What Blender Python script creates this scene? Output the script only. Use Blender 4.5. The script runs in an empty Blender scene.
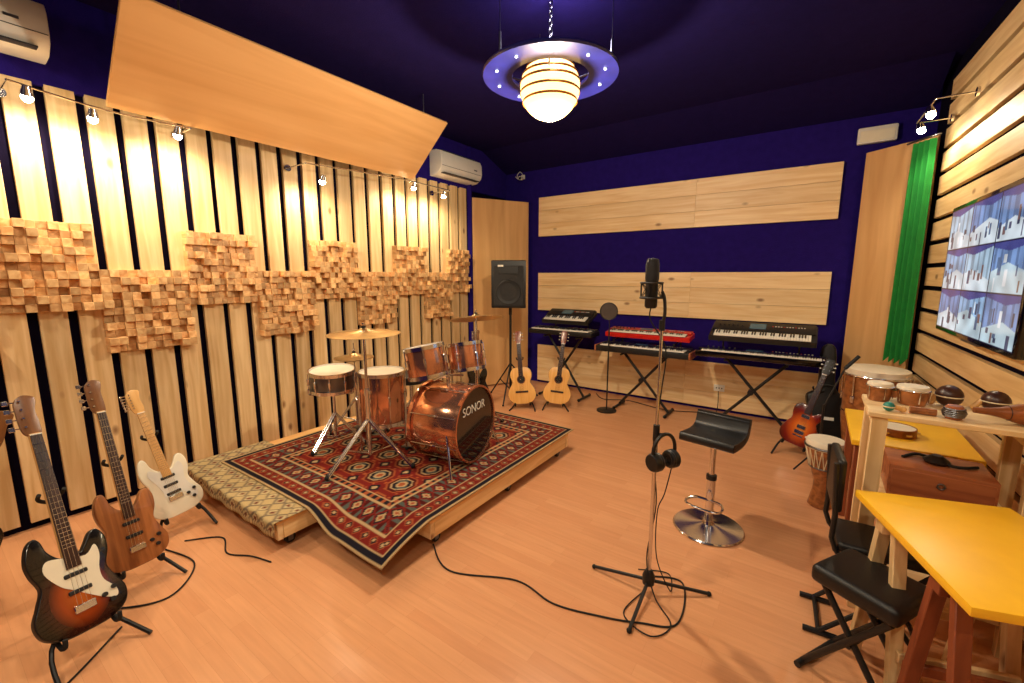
import bpy, bmesh, math, random
from mathutils import Vector, Matrix, noise
random.seed(7)
V=Vector
def S(r,g,b):
    def f(c):
        c/=255.0
        return c/12.92 if c<=0.04045 else ((c+0.055)/1.055)**2.4
    return (f(r),f(g),f(b),1.0)
def R(axis,deg): return Matrix.Rotation(math.radians(deg),4,axis)
def T(x,y=None,z=None):
    return Matrix.Translation(V(x) if y is None else V((x,y,z)))

# ---------------------------------------------------------------- materials
def newmat(name):
    m=bpy.data.materials.new(name); m.use_nodes=True
    nt=m.node_tree; b=nt.nodes['Principled BSDF']
    return m,nt,b
def mat(name,col,rough=.5,metal=0.,var=.10,nscale=14.,bump=0.,spec=None,coat=0):
    m,nt,b=newmat(name); L=nt.links; N=nt.nodes
    tc=N.new('ShaderNodeTexCoord'); nz=N.new('ShaderNodeTexNoise'); nz.inputs['Scale'].default_value=nscale
    nz.inputs['Detail'].default_value=4
    L.new(tc.outputs['Object'],nz.inputs['Vector'])
    rp=N.new('ShaderNodeValToRGB'); rp.color_ramp.elements[0].position=.3; rp.color_ramp.elements[1].position=.7
    rp.color_ramp.elements[0].color=[c*(1-var) for c in col[:3]]+[1]
    rp.color_ramp.elements[1].color=[min(1,c*(1+var)) for c in col[:3]]+[1]
    L.new(nz.outputs['Fac'],rp.inputs['Fac']); L.new(rp.outputs['Color'],b.inputs['Base Color'])
    b.inputs['Roughness'].default_value=rough; b.inputs['Metallic'].default_value=metal
    if spec is not None: b.inputs['Specular IOR Level'].default_value=spec
    if coat: b.inputs['Coat Weight'].default_value=coat
    if bump:
        n2=N.new('ShaderNodeTexNoise'); n2.inputs['Scale'].default_value=nscale*8
        L.new(tc.outputs['Object'],n2.inputs['Vector'])
        bp=N.new('ShaderNodeBump'); bp.inputs['Strength'].default_value=bump; bp.inputs['Distance'].default_value=.01
        L.new(n2.outputs['Fac'],bp.inputs['Height']); L.new(bp.outputs['Normal'],b.inputs['Normal'])
    return m
def wood(name,c1,c2,axis='z',rough=.5,knots=True,grain=14.,island=.25,coat=0,kn=(.26,.11,.04)):
    m,nt,b=newmat(name); L=nt.links; N=nt.nodes
    tc=N.new('ShaderNodeTexCoord'); ge=N.new('ShaderNodeNewGeometry')
    off=N.new('ShaderNodeVectorMath'); off.operation='SCALE'; off.inputs[0].default_value=(17,31,23)
    L.new(ge.outputs['Random Per Island'],off.inputs['Scale'])
    ad=N.new('ShaderNodeVectorMath'); ad.operation='ADD'
    L.new(tc.outputs['Object'],ad.inputs[0]); L.new(off.outputs[0],ad.inputs[1])
    mp=N.new('ShaderNodeMapping'); sc=[grain]*3; sc['xyz'.index(axis)]=grain*.07
    mp.inputs['Scale'].default_value=sc; L.new(ad.outputs[0],mp.inputs['Vector'])
    nz=N.new('ShaderNodeTexNoise'); nz.inputs['Scale'].default_value=1.6; nz.inputs['Detail'].default_value=6
    nz.inputs['Distortion'].default_value=.6; L.new(mp.outputs[0],nz.inputs['Vector'])
    rp=N.new('ShaderNodeValToRGB'); rp.color_ramp.elements[0].position=.33; rp.color_ramp.elements[1].position=.66
    rp.color_ramp.elements[0].color=c1; rp.color_ramp.elements[1].color=c2
    L.new(nz.outputs['Fac'],rp.inputs['Fac']); out=rp.outputs['Color']
    if knots:
        mk=N.new('ShaderNodeMapping'); s2=[5.]*3; s2['xyz'.index(axis)]=2.6; mk.inputs['Scale'].default_value=s2
        L.new(ad.outputs[0],mk.inputs['Vector'])
        vo=N.new('ShaderNodeTexVoronoi'); vo.inputs['Scale'].default_value=1.; L.new(mk.outputs[0],vo.inputs['Vector'])
        mr=N.new('ShaderNodeMapRange'); mr.inputs['From Min'].default_value=.05; mr.inputs['From Max'].default_value=.13
        mr.inputs['To Min'].default_value=.85; mr.inputs['To Max'].default_value=0.
        L.new(vo.outputs['Distance'],mr.inputs['Value'])
        mx=N.new('ShaderNodeMix'); mx.data_type='RGBA'; L.new(mr.outputs[0],mx.inputs['Factor'])
        L.new(out,mx.inputs['A']); mx.inputs['B'].default_value=(*kn,1); out=mx.outputs['Result']
    hv=N.new('ShaderNodeHueSaturation')
    m2=N.new('ShaderNodeMapRange'); m2.inputs['To Min'].default_value=1-island; m2.inputs['To Max'].default_value=1+island*.35
    L.new(ge.outputs['Random Per Island'],m2.inputs['Value']); L.new(m2.outputs[0],hv.inputs['Value'])
    L.new(out,hv.inputs['Color']); L.new(hv.outputs[0],b.inputs['Base Color'])
    b.inputs['Roughness'].default_value=rough
    if coat: b.inputs['Coat Weight'].default_value=coat
    return m
def emis(name,col,st):
    m,nt,b=newmat(name)
    b.inputs['Base Color'].default_value=col; b.inputs['Emission Color'].default_value=col
    b.inputs['Emission Strength'].default_value=st
    return m
def attrmat(name,rough=.9,em=0):
    m,nt,b=newmat(name); a=nt.nodes.new('ShaderNodeAttribute'); a.attribute_name='Col'
    nz=nt.nodes.new('ShaderNodeTexNoise'); nz.inputs['Scale'].default_value=180
    tc=nt.nodes.new('ShaderNodeTexCoord'); nt.links.new(tc.outputs['Object'],nz.inputs['Vector'])
    mx=nt.nodes.new('ShaderNodeMix'); mx.data_type='RGBA'; mx.blend_type='MULTIPLY'; mx.inputs['Factor'].default_value=.35 if not em else 0
    nt.links.new(a.outputs['Color'],mx.inputs['A']); nt.links.new(nz.outputs['Fac'],mx.inputs['B'])
    nt.links.new(mx.outputs['Result'],b.inputs['Base Color']); b.inputs['Roughness'].default_value=rough
    if em:
        b.inputs['Base Color'].default_value=(.01,.01,.012,1); nt.links.remove(b.inputs['Base Color'].links[0])
        nt.links.new(a.outputs['Color'],b.inputs['Emission Color']); b.inputs['Emission Strength'].default_value=em
    else: b.inputs['Specular IOR Level'].default_value=.1
    return m
def burst(name,stops,cx,cy,sx,sy):
    m,nt,b=newmat(name); N=nt.nodes; L=nt.links
    tc=N.new('ShaderNodeTexCoord'); mp=N.new('ShaderNodeMapping')
    mp.inputs['Location'].default_value=(-cx/sx,-cy/sy,0); mp.inputs['Scale'].default_value=(1/sx,1/sy,0)
    L.new(tc.outputs['Object'],mp.inputs['Vector'])
    ln=N.new('ShaderNodeVectorMath'); ln.operation='LENGTH'; L.new(mp.outputs[0],ln.inputs[0])
    rp=N.new('ShaderNodeValToRGB'); e=rp.color_ramp.elements
    e[0].position=stops[0][0]; e[0].color=stops[0][1]; e[1].position=stops[-1][0]; e[1].color=stops[-1][1]
    for p,c in stops[1:-1]:
        k=e.new(p); k.color=c
    L.new(ln.outputs['Value'],rp.inputs['Fac']); L.new(rp.outputs['Color'],b.inputs['Base Color'])
    b.inputs['Roughness'].default_value=.18; b.inputs['Coat Weight'].default_value=.6
    return m

pineZ=wood('pine_vertical',S(220,180,122),S(246,214,162),'z',island=.26)
pineX=wood('pine_horizontal_x',S(230,192,136),S(248,220,172),'x',island=.10)
pineY=wood('pine_horizontal_y',S(220,180,122),S(244,212,158),'y',island=.15)
blockM=wood('pine_blocks',S(208,150,92),S(244,202,144),'x',knots=False,island=.42)
plyM=wood('plywood',S(222,168,104),S(234,184,120),'y',knots=False,grain=6,island=.05)
plyZ=wood('plywood_corner',S(208,158,100),S(226,180,122),'z',knots=False,grain=6,island=.05)
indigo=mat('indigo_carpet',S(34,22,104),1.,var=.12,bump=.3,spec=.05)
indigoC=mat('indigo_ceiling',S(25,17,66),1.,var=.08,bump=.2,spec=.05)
gapM=mat('black_backing',S(14,10,30),1.,spec=.05)
black=mat('black_plastic',S(18,18,20),.45)
blackG=mat('black_gloss',S(8,8,10),.12,coat=.5)
rubber=mat('black_rubber',S(14,14,14),.8)
leather=mat('black_leather',S(14,14,16),.42,bump=.15,nscale=30)
chrome=mat('chrome',S(220,220,224),.15,1.,var=.03)
steel=mat('steel_dark',S(120,120,125),.3,1.,var=.05)
copper=mat('copper_shell',S(210,150,120),.14,.88,var=.25,nscale=6)
brass=mat('cymbal_brass',S(222,198,150),.3,1.,var=.1)
whiteP=mat('white_plastic',S(225,222,212),.4,var=.03)
creamP=mat('cream_paint',S(235,228,205),.25,var=.03,coat=.4)
drumskin=mat('drum_skin',S(226,214,192),.5,var=.05)
blackhead=mat('black_drum_head',S(12,10,12),.12,coat=.4)
redM=mat('red_enamel',S(190,24,20),.3)
greyP=mat('grey_plastic',S(48,48,52),.4)
keyW=mat('ivory_keys',S(240,236,224),.3,var=.02)
maple=wood('maple_neck',S(214,160,92),S(230,182,116),'y',knots=False,grain=20,island=.05,coat=.3,rough=.3)
darkneck=wood('dark_headstock',S(100,60,30),S(130,84,46),'y',knots=False,grain=20,island=.05,coat=.3,rough=.3)
rosew=wood('rosewood_board',S(40,22,14),S(64,36,22),'y',knots=False,grain=30,island=.05)
spruce=wood('spruce_top',S(232,172,92),S(244,192,116),'y',knots=False,grain=30,island=.05,coat=.5,rough=.25)
mahog=wood('mahogany',S(96,40,18),S(134,62,30),'y',knots=False,grain=18,island=.1,coat=.5,rough=.3)
walnut=wood('walnut_body',S(118,64,30),S(176,110,60),'y',knots=False,grain=16,island=.05,coat=.3,rough=.3)
yellowM=mat('yellow_laminate',S(254,196,42),.35,var=.04)
greenM=mat('green_cloth',S(14,122,44),.9,var=.12,bump=.2)
redwood=wood('red_trestle_wood',S(120,56,30),S(150,78,44),'z',knots=False,island=.1)
boxW=wood('brown_box_wood',S(140,72,40),S(176,104,62),'x',knots=False,island=.1,coat=.2)
ringM=mat('navy_ring',S(30,32,110),.35,var=.25,nscale=8,coat=.3)
globeE=emis('globe_glass_lit',(1,.62,.22,1),3.6)
dotE=emis('ring_lights',(.75,.85,1,1),2)
bulbE=emis('halogen_bulb',(1,.85,.6,1),90)
goldB=mat('gold_band',S(190,130,50),.35,.8)
ropeM=mat('rope',S(220,205,170),.9)
grilleM=mat('speaker_grille',S(24,24,26),.6,bump=.5,nscale=60)
lcdM=mat('lcd_display',S(70,110,130),.2)
burst3=burst('three_tone_sunburst',[(.0,S(190,96,32)),(.36,S(150,60,18)),(.56,S(50,12,8)),(.74,S(8,6,6))],0,.17,.20,.27)
burst2=burst('cherry_sunburst',[(.0,S(236,150,60)),(.40,S(200,92,30)),(.7,S(120,26,12)),(1.,S(50,10,8))],0,.19,.19,.25)
def floormat():
    m,nt,b=newmat('laminate_floor'); N=nt.nodes; L=nt.links
    tc=N.new('ShaderNodeTexCoord')
    br=N.new('ShaderNodeTexBrick'); br.inputs['Scale'].default_value=1.
    br.inputs['Brick Width'].default_value=.62; br.inputs['Row Height'].default_value=.066; br.inputs['Mortar Size'].default_value=.0004
    br.inputs['Color1'].default_value=S(213,151,107); br.inputs['Color2'].default_value=S(220,160,115)
    br.inputs['Mortar'].default_value=S(192,132,92); br.offset=.37
    L.new(tc.outputs['Object'],br.inputs['Vector'])
    mp=N.new('ShaderNodeMapping'); mp.inputs['Scale'].default_value=(1.5,22,1); L.new(tc.outputs['Object'],mp.inputs['Vector'])
    nz=N.new('ShaderNodeTexNoise'); nz.inputs['Scale'].default_value=2; nz.inputs['Detail'].default_value=6; L.new(mp.outputs[0],nz.inputs['Vector'])
    rp=N.new('ShaderNodeValToRGB'); rp.color_ramp.elements[0].color=(.86,.84,.82,1); rp.color_ramp.elements[0].position=.3
    rp.color_ramp.elements[1].position=.7; rp.color_ramp.elements[1].color=(1.03,1.03,1.03,1); L.new(nz.outputs['Fac'],rp.inputs['Fac'])
    mx=N.new('ShaderNodeMix'); mx.data_type='RGBA'; mx.blend_type='MULTIPLY'; mx.inputs['Factor'].default_value=.6
    L.new(br.outputs['Color'],mx.inputs['A']); L.new(rp.outputs['Color'],mx.inputs['B']); L.new(mx.outputs['Result'],b.inputs['Base Color'])
    b.inputs['Roughness'].default_value=.24
    return m
floorM=floormat()

# ---------------------------------------------------------------- mesh builder
def catmull(pts,n=8,closed=False):
    pts=[V(p) for p in pts]; out=[]; N=len(pts)
    rng=N if closed else N-1
    for i in range(rng):
        if closed: p0,p1,p2,p3=pts[(i-1)%N],pts[i],pts[(i+1)%N],pts[(i+2)%N]
        else: p0,p1,p2,p3=pts[max(i-1,0)],pts[i],pts[i+1],pts[min(i+2,N-1)]
        for k in range(n):
            t=k/n
            out.append(.5*((2*p1)+(p2-p0)*t+(2*p0-5*p1+4*p2-p3)*t*t+(3*p1-p0-3*p2+p3)*t**3))
    if not closed: out.append(pts[-1])
    return out
class MB:
    def __init__(s): s.bm=bmesh.new(); s.mats=[]; s.M=Matrix()
    def mi(s,m):
        if m not in s.mats: s.mats.append(m)
        return s.mats.index(m)
    def add(s,verts,faces,m,M=None):
        X=s.M@M if M is not None else s.M
        vs=[s.bm.verts.new(X@V(v)) for v in verts]; k=s.mi(m)
        for f in faces:
            try:
                fc=s.bm.faces.new([vs[i] for i in f]); fc.material_index=k; fc.smooth=True
            except ValueError: pass
    def merge(s,tb,m,M=None,mtop=None):
        X=s.M@M if M is not None else s.M
        tb.normal_update(); tb.verts.index_update()
        vs=[s.bm.verts.new(X@v.co) for v in tb.verts]; k=s.mi(m); kt=s.mi(mtop) if mtop else k
        for f in tb.faces:
            fc=s.bm.faces.new([vs[v.index] for v in f.verts]); fc.smooth=True
            fc.material_index=kt if f.normal.z>.95 else k
        tb.free()
    def box(s,c,d,m,M=None,bev=0,seg=2):
        tb=bmesh.new(); bmesh.ops.create_cube(tb,size=1)
        for v in tb.verts: v.co=V((v.co.x*d[0],v.co.y*d[1],v.co.z*d[2]))
        if bev: bmesh.ops.bevel(tb,geom=list(tb.edges),offset=min(bev,min(d)*.45),segments=seg,affect='EDGES',profile=.6)
        Mm=T(c) if M is None else M@T(c)
        s.merge(tb,m,Mm)
    def cyl(s,p0,p1,r0,m,r1=None,seg=16,M=None):
        p0=V(p0);p1=V(p1); r1=r0 if r1 is None else r1
        d=(p1-p0); q=d.to_track_quat('Z','Y').to_matrix().to_4x4(); X=T(p0)@q; L=d.length
        if M is not None: X=M@X
        vs=[];fs=[]
        for i in range(seg):
            a=2*math.pi*i/seg; vs.append((r0*math.cos(a),r0*math.sin(a),0))
        for i in range(seg):
            a=2*math.pi*i/seg; vs.append((r1*math.cos(a),r1*math.sin(a),L))
        for i in range(seg):
            j=(i+1)%seg; fs.append((i,j,seg+j,seg+i))
        fs.append(tuple(reversed(range(seg)))); fs.append(tuple(range(seg,2*seg)))
        s.add(vs,fs,m,X)
    def lathe(s,prof,m,M=None,seg=32,caps=True):
        vs=[];fs=[];n=len(prof)
        for i in range(seg):
            a=2*math.pi*i/seg
            for r,z in prof: vs.append((r*math.cos(a),r*math.sin(a),z))
        for i in range(seg):
            j=(i+1)%seg
            for k in range(n-1): fs.append((i*n+k,j*n+k,j*n+k+1,i*n+k+1))
        if caps and prof[0][0]>1e-5: fs.append(tuple(i*n for i in reversed(range(seg))))
        if caps and prof[-1][0]>1e-5: fs.append(tuple(i*n+n-1 for i in range(seg)))
        s.add(vs,fs,m,M)
    def torus(s,Rr,r,m,M=None,seg=32,ts=8):
        vs=[];fs=[]
        for i in range(seg):
            a=2*math.pi*i/seg
            for k in range(ts):
                b=2*math.pi*k/ts; q=Rr+r*math.cos(b); vs.append((q*math.cos(a),q*math.sin(a),r*math.sin(b)))
        for i in range(seg):
            for k in range(ts):
                fs.append((i*ts+k,((i+1)%seg)*ts+k,((i+1)%seg)*ts+(k+1)%ts,i*ts+(k+1)%ts))
        s.add(vs,fs,m,M)
    def tube(s,pts,r,m,seg=8,smooth=0,M=None,closed=False):
        pts=[V(p) for p in pts]
        if smooth: pts=catmull(pts,smooth,closed)
        n=len(pts); vs=[];fs=[]
        t0=(pts[1]-pts[0]).normalized(); nn=t0.orthogonal().normalized()
        for i in range(n):
            if closed: t=(pts[(i+1)%n]-pts[(i-1)%n])
            else: t=(pts[min(i+1,n-1)]-pts[max(i-1,0)])
            t.normalize(); nn=(nn-nn.dot(t)*t)
            if nn.length<1e-6: nn=t.orthogonal()
            nn.normalize(); bb=t.cross(nn)
            for k in range(seg):
                a=2*math.pi*k/seg; vs.append(pts[i]+r*(math.cos(a)*nn+math.sin(a)*bb))
        for i in range(n if closed else n-1):
            j=(i+1)%n
            for k in range(seg): fs.append((i*seg+k,i*seg+(k+1)%seg,j*seg+(k+1)%seg,j*seg+k))
        if not closed: fs.append(tuple(reversed(range(seg)))); fs.append(tuple((n-1)*seg+k for k in range(seg)))
        s.add(vs,fs,m,M)
    def prism(s,out,z0,z1,m,M=None,bev=0,mtop=None,seg=3):
        tb=bmesh.new(); n=len(out)
        a=[tb.verts.new((p[0],p[1],z0)) for p in out]; b=[tb.verts.new((p[0],p[1],z1)) for p in out]
        tb.faces.new(list(reversed(a))); tb.faces.new(b)
        for i in range(n):
            j=(i+1)%n; tb.faces.new((a[i],a[j],b[j],b[i]))
        bmesh.ops.recalc_face_normals(tb,faces=list(tb.faces))
        if bev:
            ed=[e for e in tb.edges if abs(e.verts[0].co.z-e.verts[1].co.z)<1e-6]
            bmesh.ops.bevel(tb,geom=ed,offset=bev,segments=seg,affect='EDGES',profile=.5,clamp_overlap=True)
        s.merge(tb,m,M,mtop)
    def sphere(s,c,r,m,sc=(1,1,1),M=None,u=20,v=12):
        prof=[(max(0,r*math.sin(math.pi*k/v)),-r*math.cos(math.pi*k/v)) for k in range(v+1)]
        prof[0]=(0,-r); prof[-1]=(0,r)
        X=T(c)@Matrix.Diagonal((*sc,1)); X=M@X if M is not None else X
        s.lathe(prof,m,X,u)
    def done(s,name,parent=None,matrix=None,sharp=38):
        bmesh.ops.remove_doubles(s.bm,verts=list(s.bm.verts),dist=1e-6)
        me=bpy.data.meshes.new(name); s.bm.to_mesh(me); s.bm.free()
        for m in s.mats: me.materials.append(m)
        me.set_sharp_from_angle(angle=math.radians(sharp))
        o=bpy.data.objects.new(name,me); bpy.context.collection.objects.link(o)
        if parent: o.parent=parent
        if matrix is not None: o.matrix_local=matrix
        return o
def empty(name,loc=(0,0,0)):
    e=bpy.data.objects.new(name,None); e.empty_display_size=.1; e.location=loc; bpy.context.collection.objects.link(e); return e
def simple_box(name,c,d,m,M=None,bev=0):
    b=MB(); b.box((0,0,0),d,m,bev=bev); return b.done(name,matrix=(M if M is not None else Matrix())@T(c))

# ---------------------------------------------------------------- room shell
H=3.40
simple_box('floor',(-1.5,1.7,-.05),(6.0,9.0,.1),floorM)
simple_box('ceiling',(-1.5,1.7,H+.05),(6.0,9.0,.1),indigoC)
simple_box('wall_left',(-4.16,1.7,H/2),(.12,8.4,H),gapM)
simple_box('wall_back',(-1.5,5.71,H/2),(5.4,.12,H),indigo)
simple_box('wall_front',(-1.5,-2.36,H/2),(5.6,.12,H),indigo)
MR=T(1.002,0,0)@R('Z',2.577)
simple_box('wall_right',(.10,1.7,H/2),(.12,8.3,H),gapM,M=MR)
b=MB(); y=-2.25
while y<4.62:
    w=.136+random.uniform(-.004,.004); b.box((-4.075,y+w/2,1.44),(.035,w,2.78),pineZ,bev=.002,seg=1); y+=.184
b.done('wood_slat_cladding')
simple_box('trim_1',(-4.08,1.7,3.11),(.04,8.3,.58),indigo)
b=MB(); z=.06
while z<3.2:
    b.box((.02,1.5,z+.075),(.035,7.3,.15),pineY,bev=.002,seg=1); z+=.188
b.done('wood_slat_cladding',matrix=MR)
for zc in (2.50,1.41,.32):
    b=MB()
    for k in range(3):
        z=zc-.186+k*.186
        b.box((-2.35,5.625,z),(2.184,.04,.184),pineX,bev=.0015,seg=1)
        b.box((-.565,5.625,z),(1.384,.04,.184),pineX,bev=.0015,seg=1)
    b.done('wood_wall_panel')
def slab(name,p0,p1,z0,z1,th,m):
    p0=V((*p0,0));p1=V((*p1,0)); d=p1-p0; a=math.atan2(d.y,d.x); b=MB()
    b.box((0,0,0),(d.length,th,z1-z0),m,bev=.003,seg=1)
    return b.done(name,matrix=T((p0+p1)/2+V((0,0,(z0+z1)/2)))@Matrix.Rotation(a,4,'Z'))
slab('corner_bass_trap',(-4.02,4.76),(-3.60,5.56),.02,2.72,.03,plyZ)
slab('corner_bass_trap',(.30,5.57),(.745,5.20),.02,2.82,.03,plyZ)
slab('trim_2',(-4.06,4.72),(-4.0,4.74),.0,3.38,.03,indigo)
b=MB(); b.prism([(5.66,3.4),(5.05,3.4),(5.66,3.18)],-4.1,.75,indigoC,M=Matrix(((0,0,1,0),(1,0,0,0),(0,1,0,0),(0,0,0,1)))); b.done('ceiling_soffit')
arp=empty('acoustic_reflector_panel')
b=MB(); b.box((0,0,0),(.73,2.57,.025),plyM,bev=.003,seg=1)
ang=math.degrees(math.atan2(.49,.54))
b.done('reflector_board',parent=arp,matrix=T(-3.53,2.205,2.965)@R('Y',-ang))
b=MB()
for yy in (1.2,3.2):
    b.cyl((-3.3,yy,3.18),(-3.3,yy,3.4),.006,steel,seg=6); b.cyl((-3.78,yy,2.75),(-3.78,yy,3.4),.006,steel,seg=6)
b.done('hanger_rods',parent=arp)

# wood block diffuser
b=MB(); ys=[-.74,-.22,.30,.81,1.33,1.84,2.35,2.86,3.37,3.84,4.27,4.66]
for i in range(len(ys)-1):
    upk=(i%2==0)
    z0,z1=(1.42,1.99) if upk else (1.115,1.69)
    nc=max(7,round((ys[i+1]-ys[i])/.052)); nr=11
    dy=(ys[i+1]-ys[i])/nc; dz=(z1-z0)/nr
    for a in range(nc):
        for c in range(nr):
            t=random.choice([.03,.045,.06,.075,.09,.11])
            b.box((-4.057+t/2,ys[i]+dy*(a+.5),z0+dz*(c+.5)),(t,dy*.985,dz*.985),blockM,bev=.0015,seg=1)
b.done('wood_block_diffuser')

def ac(yc,zc,w=.80):
    b=MB(); pr=[(0,.15),(.12,.15),(.18,.13),(.205,.08),(.21,-.04),(.19,-.09),(.12,-.14),(.02,-.15),(0,-.15)]
    b.prism([(p[0],p[1]) for p in pr],-w/2,w/2,whiteP,M=R('X',90),bev=.008)
    b.box((.155,0,-.122),(.09,w*.86,.008),greyP)
    b.box((.211,0,-.045),(.003,w*.98,.004),greyP); b.box((.212,.25,.0),(.003,.06,.015),steel)
    for k in range(5): b.box((.07+.02*k,0,.151),(.008,w*.8,.004),greyP)
    b.done('air_conditioner',matrix=T(-4.06,yc,zc))
ac(.32,3.10); ac(4.40,3.03,.78)

# ---------------------------------------------------------------- lights
def lamp(name,typ,loc,e,col=(1,.81,.54),r=.03,rot=None,size=None,parent=None):
    l=bpy.data.lights.new(name,typ); l.energy=e; l.color=col
    if typ!='AREA': l.shadow_soft_size=r
    o=bpy.data.objects.new(name,l); o.location=loc; bpy.context.collection.objects.link(o)
    if typ=='SPOT': l.spot_size=math.radians(size or 100); l.spot_blend=.8
    if rot is not None: o.rotation_euler=V(rot).to_track_quat('-Z','Y').to_euler()
    if parent: o.parent=parent
    return o
def track(name,pts,wallx,wire,power,aim,nrm=(1,0,0),size=120):
    root=empty(name); b=MB(); b.tube(wire,.006,chrome,smooth=6)
    aim=V(aim).normalized(); nrm=V(nrm)
    for w in (wire[0],wire[-1]):
        b.cyl(V(w)-nrm*wallx,w,.006,chrome,seg=8); b.cyl(V(w)-nrm*wallx,V(w)-nrm*(wallx-.015),.03,chrome)
    for p in pts:
        p=V(p); b.cyl(p+V((0,0,.05)),p-aim*.03,.005,chrome,seg=8)
        b.cyl(p-aim*.05,p,.018,chrome,r1=.03,seg=16); b.sphere(p+aim*.012,.026,bulbE,u=12,v=8)
    b.done('track_fixture',parent=root)
    for p in pts: lamp('track_lamp','SPOT',V(p)+aim*.06,power,r=.02,rot=aim,size=size,parent=root)
track('track_spotlights',[(-3.76,.57,2.66),(-3.76,.84,2.62),(-3.76,1.28,2.63)],.29,[(-3.76,.5,2.72),(-3.76,.9,2.68),(-3.76,1.36,2.69)],33,(-.45,0,-1),size=165)
track('track_spotlights',[(-3.74,2.35,2.50),(-3.74,3.45,2.62),(-3.74,3.92,2.6)],.31,[(-3.74,2.2,2.62),(-3.74,3.2,2.67),(-3.74,4.02,2.67)],28,(-.45,0,-1),size=165)
track('track_spotlights',[(.58,4.85,2.80),(.56,4.35,2.78)],.21,[(.56,4.92,2.87),(.565,4.6,2.86),(.57,4.3,2.86)],20,(.2,-.2,-.9),nrm=(-1,0,0),size=165)
root=empty('added_fill_spots'); b=MB()  # unseen fill spots with invented housings, added to brighten the room
for (x,y) in ((-3.0,-.6),(-1.2,-.9),(.3,-.6),(-1.2,.9)):
    b.cyl((x,y,H-.001),(x,y,H-.02),.05,whiteP); b.cyl((x,y,H-.02),(x,y,H-.10),.035,whiteP,r1=.05); b.sphere((x,y,H-.10),.03,bulbE,u=12,v=8)
    lamp('fill_spot','SPOT',(x,y,H-.20),80,col=(1,.83,.60),r=.06,rot=(-.1,.45 if y<0 else .3,-1),size=140,parent=root)
b.done('added_fill_housings',parent=root)

# hanging planet lamp
pend=empty('planet_pendant_lamp',(-1.55,2.65,2.95)); b=MB()
n=64; vs=[];fs=[]
prof=[(.25,-.012),(.44,-.012),(.445,0),(.44,.012),(.25,.012),(.245,0),(.25,-.012)]
for i in range(n):
    a=2*math.pi*i/n
    for r,z in prof[:-1]: vs.append((r*math.cos(a),r*math.sin(a),z))
for i in range(n):
    j=(i+1)%n
    for k in range(6): fs.append((i*6+k,j*6+k,j*6+(k+1)%6,i*6+(k+1)%6))
b.add(vs,fs,ringM)
for k in range(10):
    a=2*math.pi*(k+.4)/10
    b.cyl((.36*math.cos(a),.36*math.sin(a),-.02),(.36*math.cos(a),.36*math.sin(a),.02),.009,dotE,seg=10)
gc=V((0,0,-.08))
b.sphere(gc,.195,globeE,u=32,v=20)
for zz in (-.085,-.03,.03,.075,.12,.155):
    rr=math.sqrt(.198**2-zz*zz); b.lathe([(rr+.001,zz-.008),(rr+.004,zz),(rr+.001,zz+.008)],goldB,M=T(gc),seg=40,caps=False)
for k in range(4):
    a=math.pi/2*k+.5; b.cyl((.19*math.cos(a),.19*math.sin(a),-.02),(.26*math.cos(a),.26*math.sin(a),0),.006,steel,seg=8)
for k in range(3):
    a=2*math.pi*k/3+.2; b.cyl((.40*math.cos(a),.40*math.sin(a),0),(.40*math.cos(a),.40*math.sin(a),H-2.95-.001),.0025,steel,seg=6)
    b.cyl((.40*math.cos(a),.40*math.sin(a),.01),(.40*math.cos(a),.40*math.sin(a),.14),.008,steel,seg=8)
b.sphere(gc+V((0,0,.21)),.05,steel,sc=(1,1,.7))
b.sphere(gc+V((0,0,-.176)),.06,bulbE,sc=(1,1,.36),u=20,v=12)  # glowing cap added under the globe to go with the fill light
for k in range(11):
    z=.16+k*.026; b.torus(.012,.003,steel,M=T(0,0,z)@R('Z',90*(k%2))@R('X',90)@Matrix.Diagonal((1,1.5,1,1)),seg=12,ts=6)
b.done('ring_globe_and_chains',parent=pend)
lamp('globe_fill_light','POINT',(0,0,-.37),118,col=(1,.84,.60),r=.05,parent=pend)  # added below the globe to throw its light into the room
lamp('ceiling_glow_fill','POINT',(.13,-.13,.17),24,col=(.85,.8,1),r=.08,parent=pend)  # extra light added above the ring for the glow on the ceiling

# ---------------------------------------------------------------- platform and rugs
def castor(b,x,y,h):
    b.box((x,y,h+.002),(.06,.06,.006),steel); b.box((x+.014,y,h*.62),(.004,.03,h*.75),steel); b.box((x-.014,y,h*.62),(.004,.03,h*.75),steel)
    b.cyl((x-.011,y,h*.45),(x+.011,y,h*.45),h*.44,rubber,seg=18)
def plat(x0,x1,y0,y1):
    b=MB(); cx=(x0+x1)/2;cy=(y0+y1)/2
    b.box((cx,cy,.19),(x1-x0,y1-y0,.025),plyM,bev=.003,seg=1)
    for yy in (y0+.02,y1-.02): b.box((cx,yy,.128),(x1-x0,.035,.1),pineX,bev=.002,seg=1)
    for xx in (x0+.02,x1-.02,cx): b.box((xx,cy,.128),(.035,y1-y0-.08,.1),pineY,bev=.002,seg=1)
    for xx in (x0+.1,x1-.06):
        for yy in (y0+.1,cy,y1-.1): castor(b,xx,yy,.075)
    b.done('drum_riser')
plat(-3.82,-2.50,1.13,3.42); plat(-2.49,-1.76,1.66,3.42)
def sstep(a,b_,x):
    t=max(0,min(1,(x-a)/(b_-a))); return t*t*(3-2*t)
RX0,RX1,RY0,RY1=-3.66,-1.745,1.29,3.50
cB=S(186,156,114);cN=S(30,26,36);cR=S(120,34,28);cD=S(80,22,20);cO=S(160,84,50);cT=S(82,88,82)
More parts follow.
